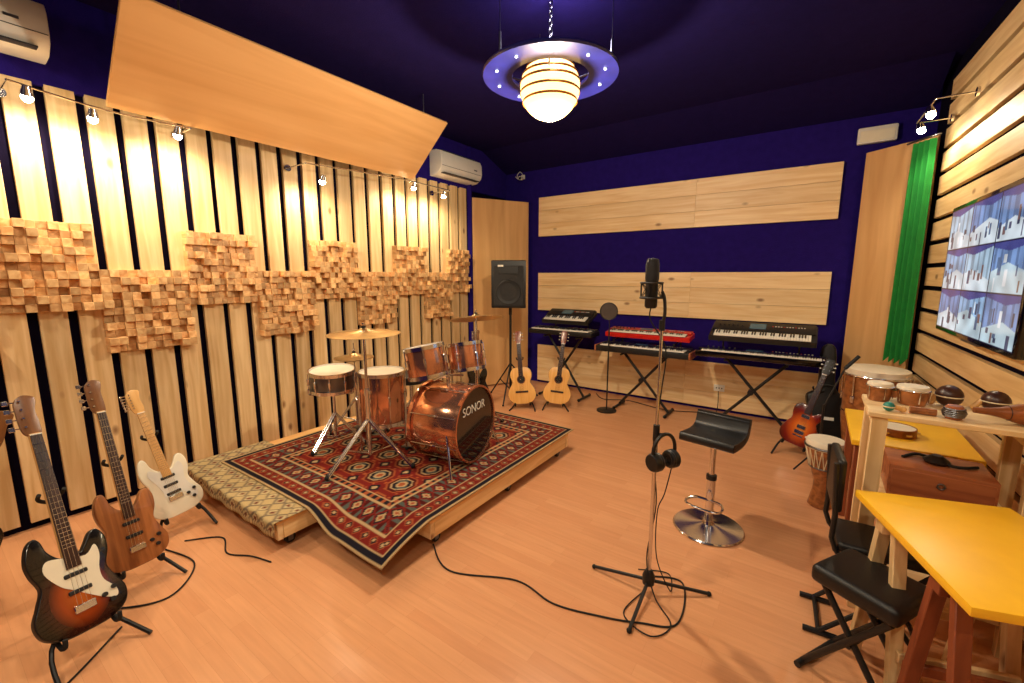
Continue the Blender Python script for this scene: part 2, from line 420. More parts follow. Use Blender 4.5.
def rugcol(x,y):
    W=RX1-RX0;Hh=RY1-RY0; dx=min(x,W-x); dy=min(y,Hh-y); de=min(dx,dy); along=y if dx<dy else x
    if de<.015: return cB
    if de<.045: return cN
    if de<.06: return cB
    if de<.14:
        q=(along/.08)%1-.5; p=(de-.10)/.04
        s=abs(q*2)+abs(p)
        return cB if s<.35 else (cN if s<.6 else (cO if s<.85 else cR))
    if de<.155: return cB
    if de<.30:
        q=(along/.12)%1-.5; p=(de-.2275)/.0725
        s=abs(q*2)+abs(p)*.9
        if s<.25: return cO
        if s<.5: return cB
        if s<.72: return cN
        if s<1.0: return cR
        return cD if int(along/.03)%2 else cT
    if de<.315: return cB
    if de<.345: return cN if int(along/.03)%2 else cO
    if de<.36: return cB
    fx=x-W/2; fy=y-Hh/2
    px,py=.24,.28
    ix=math.floor(fx/px+.5); iy=math.floor(fy/py+.5)
    qx=fx-ix*px; qy=fy-iy*py
    s=max(abs(qx)/.10,abs(qy)/.118,(abs(qx)/.10+abs(qy)/.118)*.72)
    if s<.22: return cO
    if s<.36: return cB
    if s<.60: return cN if (qx*qy>0) else cT
    if s<.70: return cB
    if s<.88: return cD
    if s<1.0: return cO
    rx=(fx/px)%1-.5; ry=(fy/py)%1-.5
    t=abs(rx)+abs(ry)
    if t<.10: return cB
    if t<.2: return cN
    if int(fx/.02)%3==0 and int(fy/.02)%3==0: return cO
    return cR
def gridmesh(name,nx,ny,pf,cf,m,solid=0):
    me=bpy.data.meshes.new(name); vs=[];cols=[]
    for j in range(ny+1):
        for i in range(nx+1):
            vs.append(pf(i/nx,j/ny)); cols.extend(cf(i/nx,j/ny))
    fs=[(j*(nx+1)+i,j*(nx+1)+i+1,(j+1)*(nx+1)+i+1,(j+1)*(nx+1)+i) for j in range(ny) for i in range(nx)]
    me.from_pydata(vs,[],fs); at=me.color_attributes.new(name='Col',type='FLOAT_COLOR',domain='POINT'); at.data.foreach_set('color',cols)
    me.materials.append(m); me.polygons.foreach_set('use_smooth',[True]*len(fs))
    o=bpy.data.objects.new(name,me); bpy.context.collection.objects.link(o)
    if solid:
        md=o.modifiers.new('thick','SOLIDIFY'); md.thickness=solid; md.offset=1
    return o
def rugpos(u,v):
    x=RX0+u*(RX1-RX0); y=RY0+v*(RY1-RY0)+.015*math.sin(u*3)
    z=.214+.002*noise.noise(V((x*4,y*4,0)))
    e=max(0,1.64-y); w=sstep(-2.50,-2.2,x)
    if e>0: z-=w*(.18*e+.35*e*e)
    z+=.004*math.sin(x*14)*min(1,e*6)*w
    return (x,y,max(z,.012))
gridmesh('oriental_rug',220,250,rugpos,lambda u,v:rugcol(u*(RX1-RX0),v*(RY1-RY0)),attrmat('rug_pile'),.009)
def rug2pos(u,v):
    x=-3.86+u*1.38
    d=v*.70
    if d<.09: y=1.105; z=.118+d
    else: y=1.105+(d-.09); z=.2075
    y+=.006*math.sin(x*25)*(1 if d<.09 else 0)
    return (x,y-.002,z)
def rug2col(u,v):
    d=v*.70; x=u*1.38
    if d<.03: return S(214,196,150) if int(x/.012)%2 else S(150,120,84)
    s=abs(((x/.10)%1)-.5)*2+abs(((d/.10)%1)-.5)*2
    if s<.4: return S(120,70,54)
    if s<.7: return S(206,186,140)
    if s<1.1: return S(128,112,92)
    return S(196,172,124)
gridmesh('fringed_kilim',120,60,rug2pos,rug2col,attrmat('kilim_pile'),.004)

# ---------------------------------------------------------------- drum kit
kit=empty('drum_kit',(0,0,0)); RZ=.226
def axisM(c,ax,roll=0):
    q=V(ax).normalized().to_track_quat('Z','Y').to_matrix().to_4x4(); return T(c)@q@R('Z',roll)
def drum(b,c,ax,r,dep,lugs=8,front=drumskin,shell=copper,hoop=chrome,hr=.009):
    M=axisM(c,ax); h=dep/2
    b.lathe([(r*.985,-h),(r,-h+.01),(r,h-.01),(r*.985,h)],shell,M,40)
    for s_,hm in ((1,front),(-1,drumskin)):
        b.lathe([(0,s_*(h+.004)),(r*.97,s_*(h+.004)),(r*.985,s_*h)],hm,M,40,caps=False)
        b.lathe([(r+.002,s_*(h-.012)),(r+hr,s_*(h-.012)),(r+hr,s_*(h+.016)),(r-.002,s_*(h+.016)),(r-.002,s_*(h-.002))],hoop,M,40,caps=False)
    for k in range(lugs):
        a=2*math.pi*(k+.5)/lugs; x,y=math.cos(a),math.sin(a)
        b.cyl(((r+.012)*x,(r+.012)*y,-h),((r+.012)*x,(r+.012)*y,h),.004,chrome,seg=6,M=M)
        b.box((0,0,0),(.022,.018,min(.07,dep*.4)),chrome,M=M@T((r+.01)*x,(r+.01)*y,0)@Matrix.Rotation(a,4,'Z'),bev=.004,seg=1)
def tripod(b,c,z0,hgt,spread,m=chrome,rot=0,r=.009):
    c=V(c)
    for k in range(3):
        a=math.radians(rot)+2*math.pi*k/3; d=V((math.cos(a),math.sin(a),0)); sd=V((-d.y,d.x,0))*.012
        for q in(-1,1): b.cyl(c+V((0,0,z0+hgt))+sd*q,c+d*spread+V((0,0,z0+.014))+sd*q,r*.7,m,seg=8)
        b.sphere(c+d*spread+V((0,0,z0+.018)),.020,rubber,u=10,v=6)
        b.cyl(c+V((0,0,z0+hgt*.25)),c+d*spread*.55+V((0,0,z0+.012+(hgt-.012)*.45)),r*.6,m,seg=6)
bd_ax=V((.985,.17,0)).normalized(); bd_c=V((-2.25,2.40,RZ+.30))
b=MB(); drum(b,bd_c,bd_ax,.285,.40,8,front=blackhead,hoop=copper,hr=.014)
for s_ in (-1,1):
    side=V((-bd_ax.y,bd_ax.x,0))*s_; p=bd_c+bd_ax*.12+side*.27
    b.cyl(p,V((p.x,p.y,0))+side*.10+bd_ax*.1+V((0,0,RZ+.008)),.009,chrome,seg=8)
b.cyl(bd_c+V((-.02,-.02,.27)),bd_c+V((-.02,-.02,.42)),.014,chrome)
b.done('bass_drum',parent=kit)
cu=bpy.data.curves.new('lettering','FONT'); cu.body='SONOR'; cu.size=.095; cu.align_x='CENTER'; cu.extrude=.0005
to=bpy.data.objects.new('drum_head_lettering',cu); bpy.context.collection.objects.link(to); to.data.materials.append(whiteP); to.parent=kit
fz=bd_ax; fx=V((0,0,1)).cross(fz).normalized(); 
Mt=Matrix((( fx.x,0,fz.x,0),(fx.y,0,fz.y,0),(fx.z,1,fz.z,0),(0,0,0,1))); Mt.translation=bd_c+bd_ax*.208+V((0,0,.10))-fx*.02
to.matrix_local=Mt
for i,(c,r,dp,ax) in enumerate([((-2.36,2.24,1.01),.15,.21,(-.20,-.05,1)),((-2.28,2.60,1.0),.14,.20,(-.20,.05,1))]):
    b=MB(); drum(b,V(c),ax,r,dp,6); b.tube([V(c)-V((0,0,.03))+ (bd_c-V(c)).normalized()*r*.9,bd_c+V((-.02,-.02,.36)),bd_c+V((-.02,-.02,.30))],.010,chrome,smooth=5); b.done('tom_%d'%(i+1),parent=kit)
b=MB(); c=V((-2.84,2.20,.67)); drum(b,c,(0,0,1),.182,.40,8)
for k in range(3):
    a=math.radians(20+120*k); d=V((math.cos(a),math.sin(a),0)); q=c+d*.202
    b.cyl((q.x,q.y,.72),(q.x,q.y,RZ+.01),.008,chrome,seg=8); b.sphere((q.x,q.y,RZ+.014),.015,rubber,u=10,v=6)
b.done('floor_tom',parent=kit)
b=MB(); c=V((-3.22,2.0,.80)); drum(b,c,(.06,-.05,1),.178,.14,10,shell=steel,hr=.011)
b.cyl((c.x,c.y,RZ+.12),(c.x,c.y,.70),.012,chrome); tripod(b,(c.x,c.y,0),RZ,.28,.24,rot=40,r=.011)
for k in range(3):
    a=2*math.pi*k/3+.3; b.tube([(c.x,c.y,.66),(c.x+.10*math.cos(a),c.y+.10*math.sin(a),.69),(c.x+.19*math.cos(a),c.y+.19*math.sin(a),.70),(c.x+.195*math.cos(a),c.y+.195*math.sin(a),.75)],.008,chrome,smooth=4)
b.done('snare_drum',parent=kit)
def cymbal(b,c,r,tilt,az=0):
    M=T(c)@R('Z',az)@R('X',tilt)
    b.lathe([(0,.026),(.012,.026),(.030,.018),(.045,.006),(r*.6,-.004),(r,-.018),(r,-.0205),(r*.6,-.0065),(.045,.003),(.012,.022),(0,.022)],brass,M,48)
    b.cyl((0,0,.02),(0,0,.06),.005,chrome,seg=8,M=M); b.cyl((0,0,.026),(0,0,.038),.016,rubber,seg=12,M=M); b.cyl((0,0,.05),(0,0,.062),.012,chrome,seg=6,M=M)
b=MB(); c=V((-2.66,1.92,0)); tripod(b,c,RZ,.36,.34,rot=25,r=.012)
b.cyl(c+V((0,0,RZ+.08)),c+V((0,0,.80)),.015,chrome); b.cyl(c+V((0,0,.78)),c+V((0,0,1.24)),.011,chrome); b.cyl(c+V((0,0,.77)),c+V((0,0,.82)),.022,chrome)
b.box(c+V((.02,0,.80)),(.06,.014,.025),chrome); cymbal(b,c+V((0,0,1.25)),.26,1,20); b.done('ride_cymbal',parent=kit)
b=MB(); c=V((-2.50,3.00,0)); tripod(b,c,RZ,.34,.28,rot=70,r=.010)
b.cyl(c+V((0,0,RZ+.08)),c+V((0,0,.85)),.013,chrome); b.cyl(c+V((0,0,.83)),c+V((0,0,1.27)),.010,chrome); b.cyl(c+V((0,0,.82)),c+V((0,0,.87)),.019,chrome)
cymbal(b,c+V((0,0,1.28)),.25,-12,60); b.done('crash_cymbal',parent=kit)
b=MB(); c=V((-3.42,2.35,0)); tripod(b,c,RZ,.30,.24,rot=10,r=.010)
b.cyl(c+V((0,0,RZ+.05)),c+V((0,0,.70)),.012,chrome); b.cyl(c+V((0,0,.70)),c+V((0,0,1.04)),.005,chrome)
cymbal(b,c+V((0,0,.925)),.175,0); 
b.lathe([(.012,-.022),(.045,-.006),(.105,.004),(.175,.016),(.175,.0185),(.105,.0065),(.045,-.003),(.012,-.019)],brass,T(c+V((0,0,.885))),48,caps=False)
b.box(c+V((.14,-.02,RZ+.03)),(.24,.08,.012),steel,bev=.003,seg=1)
b.done('hi_hat',parent=kit)
b=MB(); p=bd_c-bd_ax*.34; 
b.box((0,0,0),(.30,.10,.012),steel,M=T(p.x,p.y,RZ+.03)@R('Z',12)@R('Y',-8),bev=.003,seg=1)
b.cyl((p.x+.12,p.y-.05,RZ+.01),(p.x+.12,p.y-.05,RZ+.22),.006,chrome,seg=8); b.cyl((p.x+.12,p.y+.08,RZ+.01),(p.x+.12,p.y+.08,RZ+.22),.006,chrome,seg=8)
b.cyl((p.x+.12,p.y-.06,RZ+.21),(p.x+.12,p.y+.09,RZ+.21),.006,chrome,seg=8); b.cyl((p.x+.12,p.y+.01,RZ+.21),(p.x+.10,p.y+.01,RZ+.36),.004,chrome,seg=8); b.sphere((p.x+.10,p.y+.01,RZ+.37),.025,rubber)
b.done('bass_pedal',parent=kit)
b=MB(); c=V((-3.04,2.68,0)); tripod(b,c,RZ,.26,.24,rot=10); b.cyl(c+V((0,0,RZ+.08)),c+V((0,0,.66)),.014,chrome)
b.lathe([(0,.655),(.12,.655),(.165,.67),(.172,.70),(.165,.735),(.12,.75),(0,.752)],leather,T(c),36); b.done('drum_throne')

# ---------------------------------------------------------------- guitars
strat=[(0,0),(-.085,.006),(-.145,.045),(-.163,.115),(-.138,.185),(-.118,.245),(-.136,.31),(-.142,.37),(-.126,.435),(-.100,.462),(-.080,.44),(-.068,.39),(-.035,.345),
       (0,.338),(.035,.338),(.058,.365),(.085,.408),(.112,.415),(.135,.375),(.135,.31),(.115,.24),(.135,.175),(.160,.11),(.146,.045),(.085,.006)]
lp=[(0,0),(-.09,.006),(-.152,.05),(-.166,.125),(-.140,.20),(-.112,.265),(-.125,.335),(-.120,.395),(-.075,.432),(-.03,.425),(.0,.41),(.028,.375),(.045,.345),(.072,.362),(.105,.385),(.128,.355),(.122,.305),(.110,.262),(.138,.20),(.166,.125),(.152,.05),(.09,.006)]
cl=[(0,0),(-.10,.008),(-.165,.06),(-.185,.13),(-.168,.20),(-.125,.27),(-.122,.30),(-.142,.36),(-.140,.42),(-.105,.475),(-.04,.49),(0,.49),(.04,.49),(.105,.475),(.140,.42),(.142,.36),(.122,.30),(.125,.27),(.168,.20),(.185,.13),(.165,.06),(.10,.008)]
def guitar(name,kind,base,head,facing,top,side,neckm,boardm,guard=None,bridge=chrome,sc=1.,headm=None):
    base=V(base);u=(V(head)-base).normalized();f=V(facing);f=(f-f.dot(u)*u).normalized();xr=u.cross(f)
    M=Matrix(((xr.x,u.x,f.x,base.x),(xr.y,u.y,f.y,base.y),(xr.z,u.z,f.z,base.z),(0,0,0,1)))@Matrix.Diagonal((sc,sc,sc,1))
    headm=headm or neckm
    b=MB(); bass=kind=='bass'; clas=kind=='classical'
    pts={'strat':strat,'bass':[(p[0]*1.03,p[1]*1.06) for p in strat],'lp':lp,'classical':cl}[kind]
    out=catmull([(p[0],p[1],0) for p in pts],6,True)
    th=.095 if clas else .044
    b.prism([(p.x,p.y) for p in out],-th,0,side,bev=.003 if clas else .007,mtop=top)
    br={'strat':.13,'bass':.11,'lp':.14,'classical':.16}[kind]; nut=br+{'strat':.648,'bass':.864,'lp':.628,'classical':.65}[kind]
    joint={'strat':.335,'bass':.35,'lp':.39,'classical':.485}[kind]; hl={'strat':.175,'bass':.21,'lp':.17,'classical':.18}[kind]
    w0=.052 if clas else .042; w1=.062 if clas else .056; fb0=.37 if clas else (joint-.05)
    def strip(y0,y1,wa,wb,z0,z1,m,bev=.002): b.prism([(-wa/2,y0),(wa/2,y0),(wb/2,y1),(-wb/2,y1)],z0,z1,m,bev=bev,seg=2)
    strip(joint-.02,nut+.01,w1,w0,-.02,.004,neckm,.006); strip(fb0,nut,w1,w0,.004,.010,boardm,.001)
    fr=[nut-(nut-br)*(1-2**(-k/12)) for k in range(1,20)]
    for fy in fr:
        if fy>fb0: b.box((0,fy,.0105),(w0+.004,.002,.0016),chrome)
    strip(nut-.002,nut+.004,w0,w0,.004,.013,whiteP,0)
    if kind in('strat','bass'):
        hs=[(-.021,nut),(-.040,nut+.035),(-.044,nut+hl*.6),(-.040,nut+hl*.85),(-.010,nut+hl),(.030,nut+hl*.95),(.036,nut+hl*.82),(.026,nut+hl*.6),(.030,nut+.04),(.021,nut)]
        ho=catmull([(p[0],p[1],0) for p in hs],4,True); b.prism([(p.x,p.y) for p in ho],-.016,-.002,headm,bev=.002)
        n=4 if bass else 6
        for k in range(n):
            ty=nut+.045+k*(hl-.075)/(n-1); b.cyl((-.026,ty,-.004),(-.026,ty,.010),.005,chrome,seg=8); b.cyl((-.04,ty,-.010),(-.064,ty,-.010),.003,chrome,seg=6)
            b.box((-.069,ty,-.010),(.022,.024,.006) if bass else (.012,.016,.008),chrome,bev=.002,seg=1)
    else:
        hs=[(-.026,nut),(-.036,nut+.03),(-.040,nut+hl*.9),(-.020,nut+hl),(0,nut+hl*.96),(.020,nut+hl),(.040,nut+hl*.9),(.036,nut+.03),(.026,nut)]
        b.prism(hs,-.018,-.003,headm if clas else black,M=T(0,nut,0)@R('X',-8)@T(0,-nut,0),bev=.002)
        for k in range(3):
            ty=nut+.05+k*.043
            for s_ in(-1,1): b.cyl((s_*.022,ty,-.01),(s_*.022,ty,.006),.004,chrome,seg=8); b.cyl((s_*.038,ty,-.016),(s_*.054,ty,-.016),.003,chrome,seg=6); b.sphere((s_*.058,ty,-.016),.008,whiteP,u=8,v=6)
    if clas:
        b.torus(.052,.006,mahog,M=T(0,.325,.0)@Matrix.Diagonal((1,1,.25,1))); b.lathe([(0,.0012),(.046,.0012)],rubber,T(0,.325,0),28,caps=False)
        b.box((0,br,.006),(.17,.025,.012),rosew,bev=.003,seg=1)
    else:
        b.box((0,br,.007),(.085 if not bass else .08,.035,.014),bridge,bev=.003,seg=1)
        if kind=='lp': b.box((0,br-.04,.007),(.09,.014,.014),chrome,bev=.003,seg=1)
        pk=[.185,.30] if not bass else [.19,.27]
        for py in (pk if kind!='strat' else [.165,.225,.285]):
            if kind=='lp': b.box((0,py+.01,.006),(.075,.036,.012),chrome,bev=.003,seg=1)
            else: b.box((0,py,.005),(.085,.020,.011),black,bev=.004,seg=1)
        for (kx,ky) in ((.075,.12),(.10,.085),(.115,.14)): b.cyl((kx,ky,0),(kx,ky,.015),.011,black if kind!='lp' else whiteP,seg=14)
    if guard:
        if bass: g=[(-.03,.36),(-.085,.37),(-.10,.32),(-.06,.24),(-.02,.20),(.03,.15),(.075,.11),(.12,.09),(.125,.13),(.09,.19),(.085,.25),(.10,.32),(.09,.37),(.05,.335)]
        else: g=[(-.03,.33),(-.085,.37),(-.10,.33),(-.07,.25),(-.055,.19),(-.05,.15),(.05,.15),(.09,.08),(.125,.085),(.13,.13),(.10,.19),(.09,.25),(.105,.32),(.085,.365),(.04,.33)]
        go=catmull([(p[0],p[1],0) for p in g],4,True); b.prism([(p.x,p.y) for p in go],.0,.003,guard)
    ns=4 if bass else 6
    for k in range(ns):
        t=k/(ns-1)-.5; b.tube([(t*.052,br,.015),(t*w0*.8,nut,.0145)],.0008,chrome,seg=4)
    b.done(name,matrix=M)
    fh=V((f.x,f.y,0)).normalized(); s=MB(); back=-(th+.018)
    def P(a,yy,zz): return base+(xr*a+u*yy+f*zz)*sc
    top_y=.60 if not bass else .66
    s.tube([P(0,.05,back),P(0,top_y,-.045)],.010,black)
    s.tube([P(-.045,top_y+.02,.0),P(-.04,top_y,-.035),P(0,top_y-.02,-.045),P(.04,top_y,-.035),P(.045,top_y+.02,.0)],.008,rubber,smooth=5)
    for sg in(-1,1):
        s.tube([P(0,.06,back),P(sg*.09,.03,back),P(sg*.10,-.016,-.03),P(sg*.10,-.018,.012),P(sg*.10,.015,.028)],.009,rubber,smooth=5)
        e=P(sg*.17,0,0)+fh*.10; e.z=.012
        s.tube([P(0,.16,back),P(sg*.12,-.01,back),e],.009,black,smooth=4)
    e=P(0,.3,back)-fh*.22; e.z=.012; s.tube([P(0,.32,back),e],.009,black)
    s.done('guitar_stand')
guitar('electric_bass_guitar','bass',(-2.45,.31,.13),(-2.95,.28,1.15),(1,.22,0),burst3,black,maple,rosew,guard=creamP,sc=.92,headm=darkneck)
guitar('electric_bass_guitar','bass',(-2.82,.58,.12),(-3.17,.555,1.10),(1,.15,0),walnut,walnut,maple,rosew,sc=.87,headm=darkneck)
guitar('electric_guitar','strat',(-3.25,.90,.12),(-3.55,.78,1.0),(1,.0,0),creamP,creamP,maple,maple,guard=whiteP,sc=.90)
guitar('electric_guitar','strat',(-3.02,-.10,.12),(-3.16,.27,1.1),(1,.1,0),blackG,blackG,darkneck,rosew,sc=1.0)
guitar('electric_guitar','strat',(-3.42,4.12,.10),(-3.55,4.28,1.0),(.75,-.65,0),blackG,blackG,darkneck,rosew,sc=.92)
guitar('classical_guitar','classical',(-2.86,4.32,.07),(-3.04,4.46,1.0),(.5,-.85,0),spruce,mahog,mahog,rosew,sc=.93)
guitar('classical_guitar','classical',(-2.53,4.56,.07),(-2.53,4.78,1.0),(.45,-.88,0),spruce,mahog,mahog,rosew,sc=.93)
guitar('electric_guitar','lp',(-.04,4.58,.11),(.20,4.76,1.0),(-.2,-.95,0),burst2,mahog,mahog,rosew,sc=.90)

# ---------------------------------------------------------------- PA speaker
b=MB(); 
b.prism([(-.22,-.19),(.22,-.19),(.17,.17),(-.17,.17)],0,.60,black,bev=.012)
b.box((0,-.194,.28),(.38,.006,.50),grilleM,bev=.002,seg=1)
b.lathe([(.115,0),(.15,.004),(.155,0)],black,T(0,-.198,.20)@R('X',90),32,caps=False); b.box((0,-.199,.48),(.24,.004,.09),black,bev=.001,seg=1)
b.box((-.10,-.200,.53),(.07,.004,.022),whiteP)
b.cyl((0,0,-.0),(0,0,-.10),.022,black); b.cyl((0,0,-.10),(0,0,-1.15),.016,black)
sp=V((-3.26,4.62,1.24))
for k in range(3):
    a=2*math.pi*k/3+.4; d=V((math.cos(a),math.sin(a),0)); b.cyl(V((0,0,-.75)),d*.38+V((0,0,-1.225)),.010,black,seg=8); b.cyl(V((0,0,-1.12)),d*.20+V((0,0,-1.0)),.007,black,seg=8)
    b.sphere(d*.38+V((0,0,-1.225)),.014,rubber,u=8,v=6)
b.done('loudspeaker_on_stand',matrix=T(sp)@R('Z',28))

# ---------------------------------------------------------------- keyboards
def keyboard(name,c,w,d,h,body,tilt=0,noct=5,keyd=.14,end=None):
    b=MB(); b.box((0,0,h/2),(w,d,h),body,bev=.008)
    if end:
        for s_ in(-1,1): b.box((s_*(w/2+.006),0,h/2),(.02,d+.01,h+.01),end,bev=.004)
    kw=w*.90; n=noct*7+1; wk=kw/n; y0=-d/2+keyd/2+.004
    b.box((0,y0,h+.001),(kw+.01,keyd+.004,.004),rubber)
    for i in range(n):
        b.box((-kw/2+wk*(i+.5),y0,h+.008),(wk*.93,keyd,.014),keyW,bev=.0015,seg=1)
        if i%7 in(0,1,3,4,5) and i<n-1: b.box((-kw/2+wk*(i+1),y0+keyd*.19,h+.020),(wk*.55,keyd*.6,.012),blackG,bev=.002,seg=1)
    yb=d/2-(d-keyd)/2+.002
    b.box((0,yb,h+.010),(w*.97,(d-keyd)*.86,.02),body,bev=.004)
    b.box((-.04,yb,h+.0215),(.15,(d-keyd)*.5,.002),lcdM)
    for k in range(12): b.box((w*.10+k*w*.026,yb-.012,h+.023),(.014,.010,.005),greyP,bev=.001,seg=1); b.box((w*.10+k*w*.026,yb+.012,h+.023),(.014,.010,.005),redM if k%4==0 else whiteP,bev=.001,seg=1)
    for k in range(6): b.cyl((-w*.42+k*w*.045,yb,h+.02),(-w*.42+k*w*.045,yb,h+.034),.008,greyP,seg=10)
    for x in(-w*.4,w*.4):
        for y in(-d*.35,d*.35): b.cyl((x,y,-.008),(x,y,.002),.012,rubber,seg=8)
    b.done(name,matrix=T(c)@R('X',tilt))
def xstand(c,z1,z2,w=.62,dep=.34,tw=.30):
    b=MB()
    for s_ in(-1,1):
        yy=s_*.02
        b.cyl((-w/2*s_,yy,.03),(w/2*s_*.8,yy,z1-.03),.016,black); 
        b.cyl((-w/2*s_,-dep/2,.02),(-w/2*s_,dep/2,.02),.016,black); b.cyl((w/2*s_*.8,-dep/2,z1-.02),(w/2*s_*.8,dep/2,z1-.02),.012,black)
        for e in(-1,1): b.sphere((-w/2*s_,e*dep/2,.02),.020,rubber,u=8,v=6)
        if z2:
            b.tube([(tw*s_,.12,z1-.02),(tw*s_,.17,z1+.05),(tw*s_,.18,z2-.02),(tw*s_,.0,z2-.025),(tw*s_,-.13,z2-.045),(tw*s_,-.145,z2-.02)],.009,black)
    b.lathe([(0,-.04),(.03,-.04),(.03,.04),(0,.04)],black,T(-.03,0,.03+(z1-.06)*.53)@R('X',90),16)
    b.done('keyboard_stand',matrix=T(c))
xstand((-2.73,5.17,0),.86,1.06,w=.6,tw=.25)
keyboard('synthesizer_keyboard',(-2.73,5.10,.87),.94,.27,.06,black,0,5,.13)
keyboard('synthesizer_keyboard',(-2.68,5.18,1.07),.68,.32,.055,black,22,3,.11)
xstand((-1.62,5.14,0),.72,.90,w=.62,tw=.36)
keyboard('synthesizer_keyboard',(-1.62,5.06,.73),1.10,.30,.07,black,0,6,.14,end=boxW)
keyboard('synthesizer_keyboard',(-1.60,5.16,.915),1.0,.26,.06,redM,6,5,.11)
xstand((-.44,5.14,0),.78,1.0,w=.70,tw=.36)
keyboard('synthesizer_keyboard',(-.42,5.06,.79),1.18,.30,.06,blackG,0,7,.08)
keyboard('synthesizer_keyboard',(-.42,5.16,1.02),.96,.36,.06,black,20,5,.12)
b=MB(); b.lathe([(0,0),(.12,0),(.12,.012),(.02,.02)],black,T(0,0,0),28); b.cyl((0,0,.01),(0,0,1.0),.009,black,seg=8)
b.tube([(0,0,1.0),(0,0,1.08),(-.0,-.02,1.13)],.006,black,smooth=5)
b.torus(.10,.006,black,M=T(0,-.03,1.23)@R('Z',20)@R('X',90)); b.lathe([(0,0),(.098,0)],mat('mesh_fabric',S(70,62,58),.9),T(0,-.03,1.23)@R('Z',20)@R('X',90),28,caps=False)
b.done('pop_filter_stand',matrix=T(-1.98,4.86,0))
b=MB(); b.box((0,0,0),(.12,.012,.08),whiteP,bev=.004); 
for k in(-1,0,1): b.cyl((k*.03,-.007,0),(k*.03,-.005,0),.008,black,seg=10)
b.done('wall_socket',matrix=T(-.85,5.598,.30))
b=MB(); b.box((0,0,0),(.06,.02,.06),whiteP,bev=.004); b.cyl((0,0,0),(.02,-.08,-.03),.008,whiteP,seg=8); b.cyl((.02,-.06,-.03),(.06,-.17,-.05),.026,whiteP); b.cyl((.06,-.17,-.05),(.062,-.175,-.051),.02,blackG)
b.tube([(0,0,.03),(-.05,-.01,.08),(-.10,-.01,.03),(-.08,-.01,-.02),(-.13,-.01,.02)],.004,whiteP,smooth=6)
b.done('surveillance_camera',matrix=T(-3.72,5.60,3.10))
b=MB(); b.box((0,0,0),(.30,.06,.15),whiteP,bev=.015); b.box((0,-.032,-.01),(.26,.006,.10),creamP,bev=.002,seg=1); b.done('emergency_light',matrix=T(.36,5.615,2.99))
b=MB(); pts=[]
for i in range(60):
    t=i/59; p=V((.60,5.20,0)).lerp(V((.725,5.03,0)),t); nn=V((-.78,-.62,0)); pts.append(p+nn*(.03+.022*math.sin(t*24)))
vs=[];fs=[]
zs=[.90,1.4,2.0,2.5,2.76]
for j,z in enumerate(zs):
    for i,p in enumerate(pts):
        q=V((.67,5.10,0)).lerp(p,1-.12*j/4); vs.append((q.x,q.y,z-.03*math.sin(i*.4)*(j==0)))
for j in range(len(zs)-1):
    for i in range(59): fs.append((j*60+i,j*60+i+1,(j+1)*60+i+1,(j+1)*60+i))
b.add(vs,fs,greenM); b.cyl((.55,5.22,2.78),(.72,4.98,2.78),.010,steel,seg=8); 
b.done('green_curtain',sharp=180)

# ---------------------------------------------------------------- television showing a split-screen camera feed
tv=empty('wall_television'); tv.matrix_world=MR@T(-.065,3.60,1.69)@R('Z',-1.5)
b=MB(); b.box((0,0,0),(.045,1.42,.84),blackG,bev=.008); b.box((.035,0,0),(.05,.4,.3),black); b.box((0,-.0,-.425),(.02,.3,.02),steel); b.done('television_body',parent=tv)
rs=random.Random(11); feeds=[]
for k in range(9):
    hz=rs.uniform(.42,.6); vp=rs.uniform(.3,.7)
    rects=[(rs.uniform(.05,.9),rs.uniform(.1,hz+.1),rs.uniform(.015,.05),rs.uniform(.04,.16),rs.choice([(.06,.07,.12),(.10,.10,.16),(.25,.14,.12),(.9,.95,1),(.12,.18,.30)])) for _ in range(9)]
    feeds.append((hz,vp,rects,rs.choice([(.34,.56,.85),(.50,.70,.88),(.22,.36,.68)]),rs.choice([(.75,.85,.92),(.58,.74,.82)])))
def tvcol(u,v):
    cu_=min(2,int(u*3)); cv_=min(2,int(v*3)); fu=u*3-cu_; fv=v*3-cv_
    if fu<.015 or fu>.985 or fv<.02 or fv>.98: return (.01,.01,.03,1)
    hz,vp,rects,wallc,floorc=feeds[cu_*3+cv_]
    if fv<hz-abs(fu-vp)*.35: c=floorc
    elif fv>.80+.2*abs(fu-vp): c=(.07,.08,.30)
    else:
        c=wallc
        if int((fu-vp)*16)%3==0: c=tuple(x*.6 for x in wallc)
    for (bx,by,rx,ry,cc) in rects:
        if abs(fu-bx)<rx and abs(fv-by)<ry: c=cc
    k=.85+.4*noise.noise(V((u*12,v*9,2)))
    return (c[0]*k,c[1]*k,c[2]*k,1)
o=gridmesh('television_screen',300,190,lambda u,v:(-.0235,.69-1.38*u,-.395+.79*v),tvcol,attrmat('television_picture',.12,.9)); o.parent=tv

# ---------------------------------------------------------------- microphone and stand
mb=V((-.583,2.08,0)); b=MB()
for a in (178,30,-88):
    d=V((math.cos(math.radians(a)),math.sin(math.radians(a)),0)); b.cyl(mb+V((0,0,.075)),mb+d*.31+V((0,0,.014)),.009,black,seg=8); b.sphere(mb+d*.31+V((0,0,.013)),.013,rubber,u=8,v=6); 
b.lathe([(.012,.05),(.03,.055),(.032,.10),(.018,.13),(.012,.13)],black,T(mb),20)
b.cyl(mb+V((0,0,.05)),mb+V((0,0,.88)),.010,chrome); b.cyl(mb+V((0,0,.86)),mb+V((0,0,1.42)),.0075,chrome); b.cyl(mb+V((0,0,.84)),mb+V((0,0,.92)),.016,black)
top=mb+V((0,0,1.42)); b.cyl(top-V((0,0,.03)),top+V((0,0,.02)),.014,black)
mc=mb+V((-.055,-.01,1.615)); b.tube([top,top+V((.01,0,.05)),top+V((.005,0,.12)),mc+V((.05,0,-.04))],.008,black,smooth=5)
b.done('microphone_stand')
